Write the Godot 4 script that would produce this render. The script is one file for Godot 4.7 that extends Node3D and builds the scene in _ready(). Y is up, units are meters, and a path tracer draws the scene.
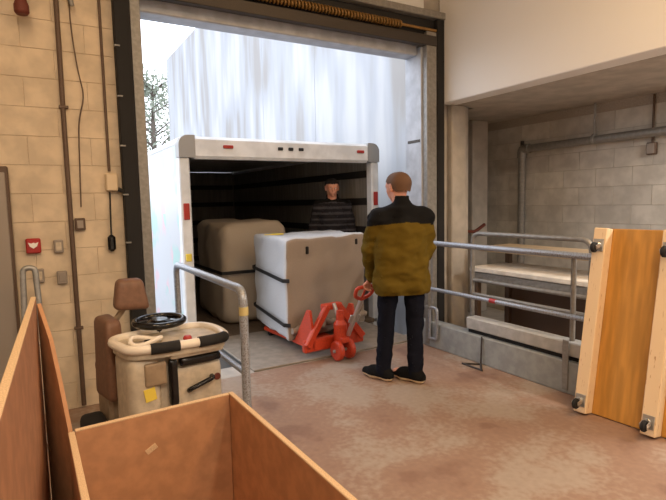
extends Node3D
# A loading dock: two people move a wrapped crate into an enclosed trailer with a red pallet truck.
# x runs along the door wall, -z points out through the door, the camera stands at x = z = 0.

var names := {}
var M := {}
var T := {}

# ------------------------------------------------------------------ helpers: nodes
func numbered(called: String) -> String:
	if not names.has(called):
		names[called] = 0
		return called
	names[called] += 1
	return "%s_%03d" % [called, names[called]]

func tag(o, label: String, category: String, group := "", kind := ""):
	if label: o.set_meta("label", label)
	if category: o.set_meta("category", category)
	if group: o.set_meta("group", group)
	if kind: o.set_meta("kind", kind)
	return o

func thing(called: String, label: String, category: String, at := Vector3.ZERO, turn := 0.0, group := "") -> Node3D:
	var o := Node3D.new()
	o.name = numbered(called)
	add_child(o)
	o.position = at
	o.rotation.y = turn
	tag(o, label, category, group)
	return o

func struct(called: String, label: String) -> Node3D:
	var o := Node3D.new()
	o.name = called
	add_child(o)
	o.set_meta("kind", "structure")
	o.set_meta("label", label)
	o.set_meta("category", called.split("_")[0])
	return o

func mesh_of(s: SurfaceTool) -> ArrayMesh:
	s.generate_normals()
	return s.commit()

func put(called: String, s, m: Material, parent: Node3D, label := "") -> MeshInstance3D:
	var o := MeshInstance3D.new()
	o.mesh = mesh_of(s) if s is SurfaceTool else s
	o.material_override = m
	o.name = called
	parent.add_child(o, true)
	if label: o.set_meta("label", label)
	return o

# ------------------------------------------------------------------ helpers: shapes
func ns() -> SurfaceTool:
	var s := SurfaceTool.new()
	s.begin(Mesh.PRIMITIVE_TRIANGLES)
	s.set_smooth_group(-1)
	return s

func tri(s: SurfaceTool, a: Vector3, b: Vector3, c: Vector3, o: Vector3):
	var n := (b - a).cross(c - a)
	if n.dot((a + b + c) / 3.0 - o) > 0.0:
		var t := b
		b = c
		c = t
	s.add_vertex(a)
	s.add_vertex(b)
	s.add_vertex(c)

func quad(s: SurfaceTool, a: Vector3, b: Vector3, c: Vector3, d: Vector3, o: Vector3):
	tri(s, a, b, c, o)
	tri(s, a, c, d, o)

# a box with chamfered edges, centre c
func cb(s: SurfaceTool, c: Vector3, sz: Vector3, bev := 0.006, bas := Basis()) -> SurfaceTool:
	var h := sz * 0.5
	bev = minf(bev, minf(h.x, minf(h.y, h.z)) * 0.9)
	s.set_smooth_group(-1)
	var v := {}
	for i in 8:
		var g := Vector3(1 if i & 1 else -1, 1 if i & 2 else -1, 1 if i & 4 else -1)
		for ax in 3:
			var p := g * (h - Vector3.ONE * bev)
			p[ax] = g[ax] * h[ax]
			v[i * 3 + ax] = c + bas * p
	for ax in 3:
		var b1 := 1 << ((ax + 1) % 3)
		var b2 := 1 << ((ax + 2) % 3)
		var a1 := (ax + 1) % 3
		var a2 := (ax + 2) % 3
		for side in 2:
			var k := (1 << ax) * side
			quad(s, v[k * 3 + ax], v[(k | b1) * 3 + ax], v[(k | b1 | b2) * 3 + ax], v[(k | b2) * 3 + ax], c)
		for e in 4:
			var k2: int = (b1 if e & 1 else 0) | (b2 if e & 2 else 0)
			var k3 := k2 | (1 << ax)
			quad(s, v[k2 * 3 + a1], v[k3 * 3 + a1], v[k3 * 3 + a2], v[k2 * 3 + a2], c)
	for i in 8:
		tri(s, v[i * 3], v[i * 3 + 1], v[i * 3 + 2], c)
	return s

# box from min corner to max corner
func bb(s: SurfaceTool, a: Vector3, b: Vector3, bev := 0.006) -> SurfaceTool:
	return cb(s, (a + b) * 0.5, (b - a).abs(), bev)

# a bar of rectangular section from a to b
func bar(s: SurfaceTool, a: Vector3, b: Vector3, w: float, h: float, bev := 0.004) -> SurfaceTool:
	var z := (b - a).normalized()
	var x := (Vector3.UP if absf(z.y) < 0.95 else Vector3.RIGHT).cross(z).normalized()
	return cb(s, (a + b) * 0.5, Vector3(w, h, a.distance_to(b)), bev, Basis(x, z.cross(x), z))

func tube(s: SurfaceTool, pts: Array, r, seg := 10, closed := false) -> SurfaceTool:
	var n := pts.size()
	var rings := []
	var x := Vector3.ZERO
	for i in n:
		var d: Vector3
		if closed: d = pts[(i + 1) % n] - pts[(i - 1 + n) % n]
		else: d = pts[mini(i + 1, n - 1)] - pts[maxi(i - 1, 0)]
		d = d.normalized()
		if i == 0: x = (Vector3.UP if absf(d.y) < 0.9 else Vector3.RIGHT).cross(d).normalized()
		else: x = (x - d * x.dot(d)).normalized()
		var y := d.cross(x)
		var rr: float = r[i] if r is Array else r
		var ring := []
		for k in seg:
			var a := TAU * k / seg
			ring.append(pts[i] + (x * cos(a) + y * sin(a)) * rr)
		rings.append(ring)
	s.set_smooth_group(0)
	for i in (n if closed else n - 1):
		var o: Vector3 = (pts[i] + pts[(i + 1) % n]) * 0.5
		for k in seg:
			var k1 := (k + 1) % seg
			quad(s, rings[i][k], rings[i][k1], rings[(i + 1) % n][k1], rings[(i + 1) % n][k], o)
	s.set_smooth_group(-1)
	if not closed:
		for e in [0, n - 1]:
			var o: Vector3 = pts[1] if e == 0 else pts[n - 2]
			for k in range(1, seg - 1):
				tri(s, rings[e][0], rings[e][k], rings[e][k + 1], o)
	return s

# rounds the inner corners of a polyline
func fillet(pts: Array, r: float, n := 5) -> Array:
	var out := [pts[0]]
	for i in range(1, pts.size() - 1):
		var p: Vector3 = pts[i]
		var a: Vector3 = pts[i - 1]
		var b: Vector3 = pts[i + 1]
		var q := minf(r, minf(p.distance_to(a), p.distance_to(b)) * 0.49)
		var pa := p + (a - p).normalized() * q
		var pb := p + (b - p).normalized() * q
		for k in n + 1:
			var t := float(k) / n
			out.append(pa.lerp(p, t).lerp(p.lerp(pb, t), t))
	out.append(pts[-1])
	return out

# profile of Vector2(radius, height) turned about the y axis of the given transform
func lathe(s: SurfaceTool, prof: Array, tr: Transform3D, seg := 18) -> SurfaceTool:
	for i in prof.size() - 1:
		s.set_smooth_group(i % 30 + 1)
		for k in seg:
			var a0 := TAU * k / seg
			var a1 := TAU * (k + 1) / seg
			var p: Vector2 = prof[i]
			var q: Vector2 = prof[i + 1]
			var v := [Vector3(p.x * cos(a0), p.y, p.x * sin(a0)), Vector3(p.x * cos(a1), p.y, p.x * sin(a1)), Vector3(q.x * cos(a1), q.y, q.x * sin(a1)), Vector3(q.x * cos(a0), q.y, q.x * sin(a0))]
			for j in 4: v[j] = tr * v[j]
			if p.x > 1e-6:
				for j in [0, 1, 2]: s.add_vertex(v[j])
			if q.x > 1e-6:
				for j in [0, 2, 3]: s.add_vertex(v[j])
	s.set_smooth_group(-1)
	return s

func along(d: Vector3, at: Vector3) -> Transform3D:
	var y := d.normalized()
	var x := (Vector3.UP if absf(y.y) < 0.9 else Vector3.RIGHT).cross(y).normalized()
	return Transform3D(Basis(x, y, x.cross(y)), at)

func disc(s: SurfaceTool, at: Vector3, d: Vector3, r: float, h: float, bev := 0.004, seg := 18) -> SurfaceTool:
	return lathe(s, [Vector2(0, -h / 2), Vector2(r - bev, -h / 2), Vector2(r, -h / 2 + bev), Vector2(r, h / 2 - bev), Vector2(r - bev, h / 2), Vector2(0, h / 2)], along(d, at), seg)

# extruded polygon: pts in a plane given by origin, u and v; thickness th along u x v
func plate(s: SurfaceTool, pts: Array, at: Vector3, u: Vector3, v: Vector3, th: float) -> SurfaceTool:
	var w := u.cross(v).normalized()
	var flat := PackedVector2Array(pts)
	var idx := Geometry2D.triangulate_polygon(flat)
	s.set_smooth_group(-1)
	var f := []
	var b := []
	for p in pts:
		f.append(at + u * p.x + v * p.y + w * th * 0.5)
		b.append(at + u * p.x + v * p.y - w * th * 0.5)
	for i in range(0, idx.size(), 3):
		var far := w * 100.0
		tri(s, f[idx[i]], f[idx[i + 1]], f[idx[i + 2]], f[idx[i]] - far)
		tri(s, b[idx[i]], b[idx[i + 1]], b[idx[i + 2]], b[idx[i]] + far)
	var ccw := not Geometry2D.is_polygon_clockwise(flat)
	for i in pts.size():
		var j := (i + 1) % pts.size()
		var e: Vector2 = pts[j] - pts[i]
		var out := (u * e.y - v * e.x) * (1.0 if ccw else -1.0)
		quad(s, f[i], f[j], b[j], b[i], f[i] - out * 100.0)
	return s

# a soft padded block between eight corners; faces listed in `only` go into s (0 -x, 1 +x, 2 -y, 3 +y, 4 -z, 5 +z)
func soft(s: SurfaceTool, c8: Array, rad: float, n: int, amp: float, freq: float, sd: int, only: Array) -> SurfaceTool:
	var nz := FastNoiseLite.new()
	nz.seed = sd
	nz.frequency = freq
	nz.fractal_octaves = 3
	var sx: float = c8[0].distance_to(c8[1])
	var sy: float = c8[0].distance_to(c8[2])
	var sz: float = c8[0].distance_to(c8[4])
	var half := Vector3(sx, sy, sz) * 0.5
	var mid := Vector3.ZERO
	for p in c8: mid += p / 8.0
	s.set_smooth_group(0)
	for f in only:
		var ax: int = f / 2
		var sg := 1.0 if f % 2 else -1.0
		var g := []
		for i in n + 1:
			var row := []
			for j in n + 1:
				var p := Vector3.ZERO
				p[ax] = sg * half[ax]
				# cells are smaller near the edges
				p[(ax + 1) % 3] = half[(ax + 1) % 3] * sin((float(i) / n - 0.5) * PI)
				p[(ax + 2) % 3] = half[(ax + 2) % 3] * sin((float(j) / n - 0.5) * PI)
				var inner := p.clamp(-half + Vector3.ONE * rad, half - Vector3.ONE * rad)
				var o := p - inner
				var nn := o.normalized()
				p = inner + nn * rad
				var t := (p / half + Vector3.ONE) * 0.5
				var x0: Vector3 = c8[0].lerp(c8[1], t.x).lerp(c8[2].lerp(c8[3], t.x), t.y)
				var x1: Vector3 = c8[4].lerp(c8[5], t.x).lerp(c8[6].lerp(c8[7], t.x), t.y)
				var w := x0.lerp(x1, t.z)
				w += (w - mid).normalized() * nz.get_noise_3dv(w) * amp
				row.append(w)
			g.append(row)
		for i in n:
			for j in n:
				quad(s, g[i][j], g[i + 1][j], g[i + 1][j + 1], g[i][j + 1], mid)
	return s

# ------------------------------------------------------------------ helpers: figures (distance field meshed as surface nets)
# each bone is [a, b, ra, rb]; a fifth entry of -1 carves instead of adding
func net(bones: Array, cell: float, k: float, sorts: Callable, tools: Array, folds := 0.0, fold_freq := 9.0):
	var lo := Vector3.ONE * 1e9
	var hi := -lo
	for b in bones:
		for e in 2:
			var r: float = b[2 + e] + 3.0 * cell + k * 0.5
			lo = lo.min(b[e] - Vector3.ONE * r)
			hi = hi.max(b[e] + Vector3.ONE * r)
	var nx := int((hi.x - lo.x) / cell) + 2
	var ny := int((hi.y - lo.y) / cell) + 2
	var nz := int((hi.z - lo.z) / cell) + 2
	var F := PackedFloat32Array()
	F.resize(nx * ny * nz)
	F.fill(0.3)
	for b in bones:
		var a: Vector3 = b[0]
		var e: Vector3 = b[1]
		var ra: float = b[2]
		var rb: float = b[3]
		var cut: bool = b.size() > 4
		var m := maxf(ra, rb) + 2.5 * cell + k
		var l0 := ((a.min(e) - Vector3.ONE * m - lo) / cell).floor()
		var l1 := ((a.max(e) + Vector3.ONE * m - lo) / cell).ceil()
		var ab := e - a
		var q := maxf(ab.length_squared(), 1e-9)
		for z in range(maxi(0, int(l0.z)), mini(nz, int(l1.z) + 1)):
			for y in range(maxi(0, int(l0.y)), mini(ny, int(l1.y) + 1)):
				var at := (z * ny + y) * nx
				for x in range(maxi(0, int(l0.x)), mini(nx, int(l1.x) + 1)):
					var p := lo + Vector3(x, y, z) * cell - a
					var t := clampf(p.dot(ab) / q, 0.0, 1.0)
					var d := (p - ab * t).length() - lerpf(ra, rb, t)
					var f := F[at + x]
					if cut:
						F[at + x] = maxf(f, -d)
					else:
						var h := maxf(k - absf(f - d), 0.0) / k
						F[at + x] = minf(f, d) - h * h * k * 0.25
	if folds > 0.0:
		var noise := FastNoiseLite.new()
		noise.seed = 5
		noise.frequency = fold_freq
		noise.fractal_octaves = 2
		for z in nz:
			for y in ny:
				for x in nx:
					var i := (z * ny + y) * nx + x
					if absf(F[i]) < 0.05:
						F[i] += noise.get_noise_3d(lo.x + x * cell, (lo.y + y * cell) * 1.6, lo.z + z * cell) * folds
	var at_vertex := {}
	var sy := nx
	var sz := nx * ny
	var off := [0, 1, sy, sy + 1, sz, sz + 1, sz + sy, sz + sy + 1]
	for z in nz - 1:
		for y in ny - 1:
			for x in nx - 1:
				var i := x + y * sy + z * sz
				var f0 := F[i] < 0.0
				if (F[i + 1] < 0.0) == f0 and (F[i + sy] < 0.0) == f0 and (F[i + sz] < 0.0) == f0 and (F[i + sy + 1] < 0.0) == f0 and (F[i + sz + 1] < 0.0) == f0 and (F[i + sz + sy] < 0.0) == f0 and (F[i + sz + sy + 1] < 0.0) == f0:
					continue
				var sum := Vector3.ZERO
				var n := 0
				for u in 8:
					for ax in 3:
						var w: int = u | (1 << ax)
						if w == u: continue
						var fa := F[i + off[u]]
						var fb := F[i + off[w]]
						if (fa < 0.0) == (fb < 0.0): continue
						var v := Vector3(u & 1, (u >> 1) & 1, u >> 2)
						v[ax] = fa / (fa - fb)
						sum += v
						n += 1
				at_vertex[i] = lo + (Vector3(x, y, z) + sum / n) * cell
	for t in tools: t.set_smooth_group(0)
	for i in at_vertex:
		for ax in 3:
			var step: int = [1, sy, sz][ax]
			if i + step >= F.size(): continue
			var in0 := F[i] < 0.0
			if in0 == (F[i + step] < 0.0): continue
			var s1: int = [sy, sz, 1][ax]
			var s2: int = [sz, 1, sy][ax]
			var ids := [i, i - s1, i - s1 - s2, i - s2]
			if not (at_vertex.has(ids[1]) and at_vertex.has(ids[2]) and at_vertex.has(ids[3])): continue
			var v := [at_vertex[ids[0]], at_vertex[ids[1]], at_vertex[ids[2]], at_vertex[ids[3]]]
			var dir := Vector3.ZERO
			dir[ax] = 1.0 if in0 else -1.0
			var mid: Vector3 = (v[0] + v[1] + v[2] + v[3]) / 4.0
			var which: int = sorts.call(mid)
			if which >= 0:
				quad(tools[which], v[0], v[1], v[2], v[3], mid - dir * 10.0)

# ------------------------------------------------------------------ helpers: materials
func texture(called: String, size: int, freq: float, oct: int, stretch: Vector2, ramp: Callable):
	var n := FastNoiseLite.new()
	n.seed = called.hash() % 10000
	n.frequency = freq
	n.fractal_octaves = oct
	var w := int(size / stretch.x)
	var h := int(size / stretch.y)
	var im := n.get_seamless_image(w, h, false, false, 0.15)
	im.convert(Image.FORMAT_RGB8)
	im.resize(size, size, Image.INTERPOLATE_CUBIC)
	for y in size:
		for x in size:
			im.set_pixel(x, y, ramp.call(im.get_pixel(x, y).r, x, y))
	im.generate_mipmaps()
	T[called] = ImageTexture.create_from_image(im)

func mat(c: Color, rough := 0.7, metal := 0.0, tex := "", scale := Vector3.ONE, world := false) -> StandardMaterial3D:
	var m := StandardMaterial3D.new()
	m.albedo_color = c
	m.roughness = rough
	m.metallic = metal
	if tex:
		m.albedo_texture = T[tex]
		m.uv1_triplanar = true
		m.uv1_world_triplanar = world
		m.uv1_scale = scale
	return m

func c8(r: int, g: int, b: int) -> Color:
	return Color8(r, g, b)

func make_materials():
	var rng := RandomNumberGenerator.new()
	rng.seed = 11
	var grey := func(a: float, b: float): return func(v, _x, _y):
		var g := lerpf(a, b, clampf((v - 0.25) * 2.0, 0.0, 1.0))
		return Color(g, g, g)
	texture("cloud", 256, 0.02, 5, Vector2(1, 1), grey.call(0.91, 1.0))
	texture("grain", 256, 0.12, 4, Vector2(1, 1), grey.call(0.88, 1.0))
	texture("streak", 512, 0.02, 5, Vector2(1, 7), func(v, _x, _y):
		# weathered concrete: pale, with brownish runs of dirt
		return Color(1, 1, 1).lerp(Color(0.90, 0.91, 0.93), smoothstep(0.2, 0.6, v)).lerp(Color(0.83, 0.81, 0.79), smoothstep(0.55, 0.85, v)))
	texture("wood", 256, 0.05, 4, Vector2(1, 10), grey.call(0.88, 1.0))
	texture("worn", 256, 0.06, 5, Vector2(1, 1), func(v, _x, _y):
		var t := smoothstep(0.55, 0.68, v)
		return Color(0.9, 0.92, 0.95).lerp(Color(0.70, 0.66, 0.63), t))
	texture("chipped", 256, 0.07, 5, Vector2(1, 4), func(v, _x, _y):
		var t := smoothstep(0.80, 0.88, v)
		return Color(1, 1, 1).lerp(Color(0.72, 0.58, 0.44), t))
	# brown floor paint worn through to grey concrete
	var fine := FastNoiseLite.new()
	fine.seed = 77
	fine.frequency = 0.09
	fine.fractal_octaves = 4
	texture("floor", 1024, 0.006, 6, Vector2(1, 1), func(v, x, y):
		var f: float = fine.get_noise_2d(x, y) * 0.5 + 0.5
		var t := smoothstep(0.40, 0.66, v * 0.75 + f * 0.25)
		var c := Color8(170, 136, 117).lerp(Color8(184, 163, 148), t)
		var s := smoothstep(0.30, 0.16, v)
		c = c.lerp(Color8(140, 104, 88), s * 0.6)
		var k: float = 0.94 + 0.09 * f
		return Color(c.r * k, c.g * k, c.b * k))
	# colour blotches of the print on the trailer's side
	texture("print", 256, 0.012, 3, Vector2(1, 1), func(v, x, y):
		var c := Color8(196, 200, 206)
		var a := smoothstep(0.52, 0.72, v)
		var hue: float = fine.get_noise_2d(x * 0.06, y * 0.06)
		c = c.lerp(Color8(150, 205, 195) if hue > 0.0 else Color8(232, 180, 190), a * 0.6)
		return c)
	M.block_warm = mat(c8(218, 200, 174), 0.72, 0, "cloud", Vector3.ONE * 0.9, true)
	M.mortar_warm = mat(c8(214, 196, 172), 0.85, 0, "grain", Vector3.ONE * 2, true)
	M.block_grey = []
	for k in 3: M.block_grey.append(mat([c8(204, 200, 193), c8(199, 195, 188), c8(209, 205, 197)][k], 0.85, 0, "cloud", Vector3.ONE * 0.8, true))
	M.mortar_grey = mat(c8(178, 169, 158), 0.9, 0, "grain", Vector3.ONE * 2, true)
	M.plaster = mat(c8(236, 236, 235), 0.6)
	M.ceiling = mat(c8(215, 210, 200), 0.85, 0, "cloud", Vector3.ONE * 0.3, true)
	M.floor = mat(Color(0.88, 0.895, 0.89), 0.62, 0, "floor", Vector3.ONE * 0.2, true)
	M.concrete = mat(c8(184, 177, 168), 0.85, 0, "cloud", Vector3.ONE * 0.7, true)
	M.concrete_pale = mat(c8(196, 196, 197), 0.9, 0, "streak", Vector3.ONE * 0.11, true)
	M.asphalt = mat(c8(150, 150, 152), 0.9, 0, "grain", Vector3.ONE * 0.5, true)
	M.kerb = mat(c8(158, 162, 162), 0.7, 0, "cloud", Vector3.ONE * 1.4, true)
	M.plank_grey = mat(c8(182, 182, 180), 0.65, 0, "cloud", Vector3.ONE * 1.5, true)
	M.black = mat(c8(22, 21, 22), 0.6)
	M.rubber = mat(c8(28, 27, 28), 0.8, 0, "grain", Vector3.ONE * 4)
	M.dark_steel = mat(c8(72, 66, 62), 0.5, 0.4, "grain", Vector3.ONE * 3)
	M.galv = mat(c8(168, 168, 166), 0.42, 0.55, "cloud", Vector3.ONE * 4)
	M.rail = mat(c8(188, 192, 198), 0.42, 0.45, "worn", Vector3.ONE * 5)
	M.rail_grey = mat(c8(150, 148, 144), 0.5, 0.4, "cloud", Vector3.ONE * 4)
	M.chrome = mat(c8(205, 205, 205), 0.2, 0.9)
	M.door_panel = mat(c8(188, 194, 204), 0.5, 0.1, "cloud", Vector3.ONE)
	M.spring = mat(c8(150, 114, 62), 0.45, 0.3, "grain", Vector3.ONE * 5)
	M.conduit = mat(c8(104, 84, 70), 0.55, 0.2, "grain", Vector3.ONE * 4)
	M.rust = mat(c8(112, 54, 42), 0.65, 0.1, "grain", Vector3.ONE * 5)
	M.plate_grey = mat(c8(150, 140, 130), 0.5, 0.1)
	M.plate_beige = mat(c8(212, 192, 162), 0.5)
	M.alarm_red = mat(c8(170, 44, 42), 0.4)
	M.white_paint = mat(c8(238, 236, 232), 0.5)
	M.white_board = mat(c8(244, 240, 232), 0.55, 0, "cloud", Vector3.ONE)
	M.beige_board = mat(c8(206, 186, 156), 0.6, 0, "wood", Vector3(1, 1, 2))
	M.trailer_white = mat(c8(232, 234, 236), 0.35, 0.0, "cloud", Vector3.ONE * 0.6)
	M.trailer_print = mat(Color(1, 1, 1), 0.35, 0, "print", Vector3.ONE * 0.5)
	M.trailer_cap = mat(c8(152, 152, 152), 0.45, 0.2)
	M.trailer_in = mat(c8(150, 144, 136), 0.8, 0, "wood", Vector3(1, 1, 1))
	M.trailer_track = mat(c8(52, 48, 46), 0.6, 0.4)
	M.trailer_floor = mat(c8(110, 92, 74), 0.8, 0, "wood", Vector3(1.5, 1, 1.5))
	M.lamp_red = mat(c8(168, 44, 34), 0.3)
	M.blanket = mat(c8(160, 147, 136), 0.95, 0, "grain", Vector3.ONE * 3)
	M.wrap = mat(c8(200, 201, 204), 0.7, 0, "grain", Vector3.ONE * 3)
	M.blanket_dark = mat(c8(190, 175, 156), 0.95, 0, "grain", Vector3.ONE * 3)
	M.jack_red = mat(c8(224, 74, 38), 0.42, 0, "worn", Vector3.ONE * 5)
	M.steel = mat(c8(190, 188, 184), 0.3, 0.7)
	M.fibre = mat(c8(190, 140, 100), 0.7, 0, "cloud", Vector3.ONE * 2)
	M.fibre_edge = mat(c8(222, 190, 150), 0.75, 0, "grain", Vector3.ONE * 6)
	M.panel_brown = mat(c8(178, 128, 96), 0.65, 0, "cloud", Vector3.ONE * 2)
	M.dolly_ply = mat(c8(206, 150, 70), 0.45, 0, "wood", Vector3(1.2, 1.2, 1.2))
	M.dolly_wood = mat(c8(236, 208, 168), 0.6, 0, "chipped", Vector3(3, 1.5, 3))
	M.beige = mat(c8(206, 192, 170), 0.45, 0, "cloud", Vector3.ONE * 3)
	M.beige_dark = mat(c8(160, 138, 112), 0.5, 0, "cloud", Vector3.ONE * 3)
	M.cream = mat(c8(236, 226, 212), 0.35)
	M.vinyl = mat(c8(124, 90, 70), 0.5, 0, "cloud", Vector3.ONE * 5)
	M.gloss_black = mat(c8(18, 18, 20), 0.18)
	M.yellow = mat(c8(232, 206, 80), 0.7)
	M.skin = mat(c8(214, 150, 124), 0.55)
	M.skin.subsurf_scatter_enabled = true
	M.skin.subsurf_scatter_strength = 0.1
	M.hair = mat(c8(104, 74, 52), 0.8, 0, "grain", Vector3.ONE * 9)
	M.hair_dark = mat(c8(34, 28, 28), 0.85, 0, "grain", Vector3.ONE * 9)
	M.olive = mat(c8(102, 83, 28), 0.85, 0, "grain", Vector3.ONE * 4)
	M.jacket_black = mat(c8(28, 28, 29), 0.85, 0, "grain", Vector3.ONE * 4)
	M.denim = mat(c8(22, 24, 34), 0.9)
	M.puffer = mat(c8(42, 40, 44), 0.6, 0, "grain", Vector3.ONE * 4)
	M.stripe = mat(c8(76, 74, 78), 0.85, 0, "grain", Vector3.ONE * 4)
	M.sleeve = mat(c8(206, 190, 130), 0.5)
	M.sill = mat(c8(150, 141, 130), 0.7, 0, "cloud", Vector3.ONE * 1.5, true)
	M.sole = mat(c8(226, 204, 168), 0.7)
	for k in ["denim", "jacket_black", "olive", "puffer", "stripe"]: M[k].metallic_specular = 0.2
	M.eye = mat(c8(240, 236, 230), 0.3)
	M.bark = mat(c8(120, 108, 98), 0.9, 0, "grain", Vector3.ONE * 2)
	M.leaf = mat(c8(150, 156, 142), 0.8)
	M.leaf.backlight_enabled = true
	M.leaf.backlight = Color(0.3, 0.32, 0.26)
	M.leaf.cull_mode = BaseMaterial3D.CULL_DISABLED
	M.tube_glow = mat(c8(255, 226, 180), 0.5)
	M.tube_glow.emission_enabled = true
	M.tube_glow.emission = c8(255, 222, 172)
	M.tube_glow.emission_energy_multiplier = 2.0

# ------------------------------------------------------------------ the scene
func _ready():
	set_view()
	make_materials()
	ceiling_lamps()
	room_shell()
	door_opening()
	recess()
	outside()
	trailer()
	wrapped_crates()
	pallet_truck()
	man_with_truck()
	man_in_trailer()
	dolly()
	railings()
	crate_and_panels()
	machine()
	wall_fittings()

func set_view():
	var cam := Camera3D.new()
	cam.name = "camera"
	add_child(cam)
	cam.transform = Transform3D(Basis(Vector3(0.862, -0.0212, 0.5067), Vector3(0.0657, 0.9953, -0.0701), Vector3(-0.5028, 0.0938, 0.8593)).orthonormalized(), Vector3(0, 1.5, 0))
	cam.fov = rad_to_deg(2.0 * atan(250.0 / 513.0))
	cam.near = 0.05
	cam.current = true
	var w := WorldEnvironment.new()
	w.name = "world_environment"
	var e := Environment.new()
	e.background_mode = Environment.BG_SKY
	var sky := Sky.new()
	var sm := ProceduralSkyMaterial.new()
	sm.sky_top_color = Color(0.92, 0.95, 1.0)
	sm.sky_horizon_color = Color(0.97, 0.98, 1.0)
	sm.ground_horizon_color = Color(0.62, 0.64, 0.66)
	sm.ground_bottom_color = Color(0.45, 0.46, 0.48)
	sm.energy_multiplier = 3.2
	sky.sky_material = sm
	e.sky = sky
	e.ambient_light_source = Environment.AMBIENT_SOURCE_DISABLED
	e.tonemap_mode = Environment.TONE_MAPPER_LINEAR
	e.tonemap_exposure = 1.0
	e.sdfgi_enabled = true
	e.ssao_enabled = true
	e.ssil_enabled = true
	w.environment = e
	add_child(w)

# long warm fluorescent fittings on the ceiling, all above the frame
func ceiling_lamps():
	var spots := [[Vector3(-0.3, 4.26, -1.6), 4.2], [Vector3(2.7, 4.26, -0.5), 7.5], [Vector3(-0.3, 4.26, 1.4), 9.0], [Vector3(1.6, 4.26, 2.2), 9.0]]
	spots.append([Vector3(4.6, 2.36, -0.9), 7.0])
	var words := ["above the left wall", "beside the white bulkhead", "behind the open crate", "at the back of the dock", "under the soffit of the recess"]
	for i in spots.size():
		var t := thing("ceiling_lamp", "long warm fluorescent ceiling lamp " + words[i], "lamp", spots[i][0], 0, "ceiling lamps")
		put("housing", cb(ns(), Vector3(0, 0.07, 0), Vector3(0.30, 0.10, 1.5), 0.02), M.white_paint, t)
		put("diffuser", cb(ns(), Vector3(0, 0.005, 0), Vector3(0.26, 0.03, 1.44), 0.01), M.tube_glow, t)
		var l := AreaLight3D.new()
		l.name = "tube_light"
		t.add_child(l)
		l.position = Vector3(0, -0.03, 0)
		l.rotation.x = -PI / 2
		l.area_size = Vector2(0.26, 1.44)
		l.area_normalize_energy = true
		l.light_color = [Color(1.0, 0.84, 0.64), Color(1.0, 0.80, 0.55), Color(1.0, 0.93, 0.84), Color(1.0, 0.93, 0.84), Color(1.0, 0.97, 0.93)][i]
		l.light_energy = spots[i][1]
		l.area_range = 20.0
		l.shadow_enabled = true

func block_wall(parent: Node3D, at: Vector3, u: Vector3, outward: Vector3, nu: int, nv: int, mats: Array, seed_value: int):
	# blocks 0.39 x 0.19 set 4 mm apart with the joints 5 mm deep, running bond
	var rng := RandomNumberGenerator.new()
	rng.seed = seed_value
	var shapes := {}
	for w in [0.396, 0.196]:
		var bas := Basis(u, Vector3.UP, u.cross(Vector3.UP))
		shapes[w] = mesh_of(cb(ns(), Vector3.ZERO, Vector3(w + 0.001, 0.197, 0.04), 0.002, bas))
	for j in nv:
		var odd := j % 2 == 1
		for i in nu + (1 if odd else 0):
			var w := 0.396
			var c := (i + 0.5) * 0.4
			if odd:
				c = i * 0.4
				if i == 0:
					w = 0.196
					c = 0.1
				elif i == nu:
					w = 0.196
					c = nu * 0.4 - 0.1
			var o := put("block", shapes[w], mats[rng.randi() % mats.size()], parent)
			o.position = at + u * c + Vector3.UP * (0.1 + j * 0.2) + outward * (-0.014 + rng.randf_range(-0.001, 0.001))

func room_shell():
	var f := struct("floor", "worn brown painted concrete dock floor with grey scuffs")
	put("slab", bb(ns(), Vector3(-4.2, -0.3, -4.2), Vector3(5.6, 0, 4.2), 0.0), M.floor, f)
	put("threshold", bb(ns(), Vector3(0.74, -0.3, -4.48), Vector3(3.6, -0.004, -4.202), 0.0), M.concrete, f, "pale concrete door sill")
	var c := struct("ceiling", "plain pale ceiling above the dock")
	put("slab", bb(ns(), Vector3(-4.4, 4.4, -4.7), Vector3(5.7, 4.6, 4.4), 0.0), M.ceiling, c)
	var wl := struct("wall_left", "plain plastered wall at the far left of the dock")
	put("panel", bb(ns(), Vector3(-4.4, -0.3, -4.7), Vector3(-4.2, 4.4, 4.4), 0.0), M.plaster, wl)
	var wr := struct("wall_rear", "plain plastered wall behind the dock")
	put("panel", bb(ns(), Vector3(-4.2, -0.3, 4.2), Vector3(5.7, 4.4, 4.4), 0.0), M.plaster, wr)
	# wall with the door: backing plus painted blocks left of the opening
	var w := struct("wall_door", "cream painted block wall holding the loading door")
	put("backing", bb(ns(), Vector3(-4.2, -0.6, -4.48), Vector3(0.74, 4.4, -4.199), 0.0), M.mortar_warm, w)
	put("lintel", bb(ns(), Vector3(0.741, 3.1, -4.48), Vector3(3.6, 4.4, -4.212), 0.0), M.plaster, w)
	put("pier", bb(ns(), Vector3(3.601, -0.6, -4.48), Vector3(4.2, 4.4, -4.212), 0.0), M.concrete, w)
	put("return_wall", bb(ns(), Vector3(4.2, -0.6, -5.26), Vector3(4.32, 4.4, -4.30), 0.0), M.concrete, w)
	block_wall(w, Vector3(-1.79, 0, -4.2), Vector3.RIGHT, Vector3.BACK, 6, 21, [M.block_warm], 3)

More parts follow.
